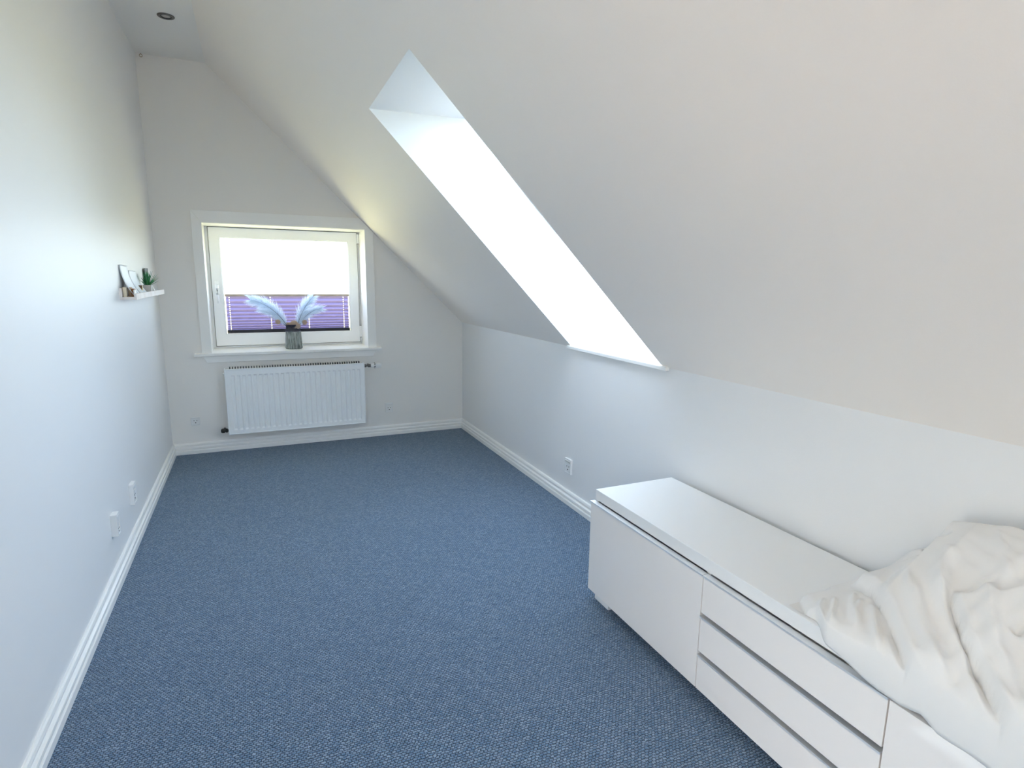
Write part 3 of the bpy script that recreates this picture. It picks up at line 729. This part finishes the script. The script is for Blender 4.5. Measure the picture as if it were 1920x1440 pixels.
# ------------------------------------------------------------------ picture ledge on the left wall
LE0, LE1, LD = -1.362, -0.300, 0.076
sh = thing('picture_ledge', 'pale wooden picture ledge on the left wall holding small decorations', 'shelf', (0.0, -0.83, 1.240))
obj('back_rail', Bx(0.0, 0.011, LE0, LE1, 1.240, 1.299), PINE, sh, bevel=0.001)
obj('bottom_board', Bx(0.011, LD - 0.010, LE0, LE1, 1.240, 1.253), PINE, sh, bevel=0.001)
obj('front_lip', Bx(LD - 0.010, LD, LE0, LE1, 1.240, 1.271), PINE, sh, bevel=0.001)
ZB = 1.2532
def small(name, bm, m, label, cat, **k):
    return tag(obj(name, bm, m, **k), label, cat)
small('wooden_block', Bx(0.014, 0.028, -1.345, -1.315, ZB, 1.304), mat('cream_wood', (0.72, 0.62, 0.47), 0.6), 'cream wooden block at the near end of the picture ledge', 'block', bevel=0.001)
small('wooden_block', Bx(0.030, 0.043, -1.30, -1.255, ZB, 1.303), mat('tan_wood', (0.50, 0.36, 0.25), 0.6), 'tan wooden block on the picture ledge, right behind the cream block', 'block', bevel=0.001)
small('wooden_block', Bx(0.044, 0.058, -1.31, -1.26, ZB, 1.296), mat('brown_wood', (0.23, 0.095, 0.03), 0.5), 'dark brown block on the picture ledge under the curled paper', 'block', bevel=0.001)
small('white_box', Bx(0.0585, 0.0655, -1.33, -1.30, ZB, 1.289), PLASTIC, 'slim white box on the picture ledge below the curled paper', 'box', bevel=0.001)
def curled(y0, y1, xb, xt, zt, sag, z0=ZB):
    bm = bmesh.new(); P = []
    for i in range(17):
        t = i / 16
        x = xb + (xt - xb) * (1 - (1 - t) ** sag); z = z0 + (zt - z0) * t
        P.append([(x, y0 + (y1 - y0) * j / 6 + 0.01 * t, z + 0.002 * math.sin(j)) for j in range(7)])
    grid_mesh(bm, P)
    return bm
def paper_mat():
    m = PAPER.copy(); m.name = 'printed_paper'; nt = m.node_tree; b = nt.nodes['Principled BSDF']
    tc = nt.nodes.new('ShaderNodeTexCoord'); n = nt.nodes.new('ShaderNodeTexNoise'); n.inputs['Scale'].default_value = 90; n.inputs['Detail'].default_value = 6
    sep = nt.nodes.new('ShaderNodeSeparateXYZ'); mr = nt.nodes.new('ShaderNodeMapRange')
    mr.inputs['From Min'].default_value = 1.335; mr.inputs['From Max'].default_value = 1.27
    mul = nt.nodes.new('ShaderNodeMath'); mul.operation = 'MULTIPLY'
    r = nt.nodes.new('ShaderNodeMapRange'); r.inputs['From Min'].default_value = 0.42; r.inputs['From Max'].default_value = 0.62
    mx = nt.nodes.new('ShaderNodeMixRGB'); mx.inputs['Color1'].default_value = (0.93, 0.95, 0.96, 1); mx.inputs['Color2'].default_value = (0.36, 0.47, 0.60, 1)
    nt.links.new(tc.outputs['Object'], n.inputs['Vector']); nt.links.new(tc.outputs['Object'], sep.inputs[0]); nt.links.new(sep.outputs['Z'], mr.inputs['Value'])
    nt.links.new(n.outputs['Fac'], r.inputs['Value']); nt.links.new(r.outputs['Result'], mul.inputs[0]); nt.links.new(mr.outputs['Result'], mul.inputs[1])
    nt.links.new(mul.outputs[0], mx.inputs['Fac']); nt.links.new(mx.outputs['Color'], b.inputs['Base Color'])
    return m
PRN = paper_mat()
def paper(bm, label):
    o = small('curled_paper', bm, PRN, label, 'paper', smooth=True)
    md = o.modifiers.new('solid', 'SOLIDIFY'); md.thickness = 0.0006
    return o
paper(curled(-1.325, -1.12, 0.0655, 0.006, 1.420, 2.1), 'tall curled white paper with a blue-grey print leaning on the wall over the ledge, nearer')
paper(curled(-1.10, -0.86, 0.0655, 0.006, 1.392, 2.1), 'shorter curled paper with blue-grey print on the ledge, between the tall paper and the plant')
small('grey_card', Bx(0.0115, 0.0135, -0.585, -0.455, ZB, 1.411), mat('dark_grey_card', (0.085, 0.10, 0.11), 0.6), 'dark grey upright card on the ledge behind the potted plant', 'card')
bb_ = thing('brown_frame', 'small brown frame with a gold edge on the ledge beside the plant pot', 'frame', (0.03, -0.93, ZB))
obj('frame_body', Bx(0.020, 0.044, -0.955, -0.92, ZB, 1.308), mat('brown_frame_wood', (0.20, 0.13, 0.075), 0.5), bb_, bevel=0.001)
obj('gold_edge', Bx(0.044, 0.0455, -0.955, -0.952, ZB, 1.307), mat('gold', (0.75, 0.58, 0.22), 0.3, metal=1.0), bb_)
# potted plant
PX, PY = 0.040, -0.735
pp = thing('potted_plant', 'small green spiky plant in a square white pot on the ledge', 'plant', (PX, PY, ZB))
def sq(h, s): return [(PX + a * s, PY + b_ * s, ZB + h) for a, b_ in ((-1, -1), (1, -1), (1, 1), (-1, 1))]
obj('pot', loft(bmesh.new(), [sq(0, 0.0195), sq(0.054, 0.0255), sq(0.054, 0.023), sq(0.046, 0.0225)]), mat('grey_white_pot', (0.60, 0.585, 0.56), 0.45), pp, bevel=0.0015)
obj('soil', loft(bmesh.new(), [sq(0.044, 0.0205), sq(0.047, 0.021)]), mat('soil', (0.02, 0.03, 0.015), 0.9), pp)
GREENS = [mat('leaf_green', (0.05, 0.30, 0.085), 0.45), mat('leaf_dark_green', (0.025, 0.17, 0.06), 0.45), mat('leaf_grey_green', (0.16, 0.36, 0.22), 0.5)]
rl = random.Random(5)
for i in range(60):
    a = rl.uniform(0, 2 * math.pi); el = rl.uniform(0.5, 1.45); L = rl.uniform(0.06, 0.095) * (0.85 + 0.25 * math.sin(el))
    d = Vector((math.cos(a) * math.cos(el), math.sin(a) * math.cos(el) * 1.25, math.sin(el)))
    if d.x < 0: d.x *= 0.45
    b0 = Vector((PX + d.x * 0.012, PY + d.y * 0.012, ZB + 0.046))
    s_ = d.cross(Vector((0, 0, 1))).normalized(); nn = s_.cross(d)
    bm = bmesh.new(); rings = []
    for t, w_ in ((0, .0034), (.35, .0042), (.7, .0026), (1, .0003)):
        c = b0 + d * (L * t) + Vector((0, 0, 0.008 * t * (1 - t)))
        rings.append([c + s_ * w_, c + nn * w_ * .35, c - s_ * w_, c - nn * w_ * .35])
    loft(bm, rings); obj('leaf', bm, GREENS[i % 3], pp, smooth=True, angle=60)
bm = bmesh.new()
loft(bm, [[(0.030, -0.575, ZB), (0.060, -0.575, ZB), (0.060, -0.50, ZB), (0.030, -0.50, ZB)], [(0.043, -0.56, 1.290), (0.047, -0.56, 1.290), (0.047, -0.553, 1.290), (0.043, -0.553, 1.290)]])
small('white_ornament', bm, PLASTIC, 'little white wedge-shaped ornament on the ledge past the plant pot', 'ornament', bevel=0.001)
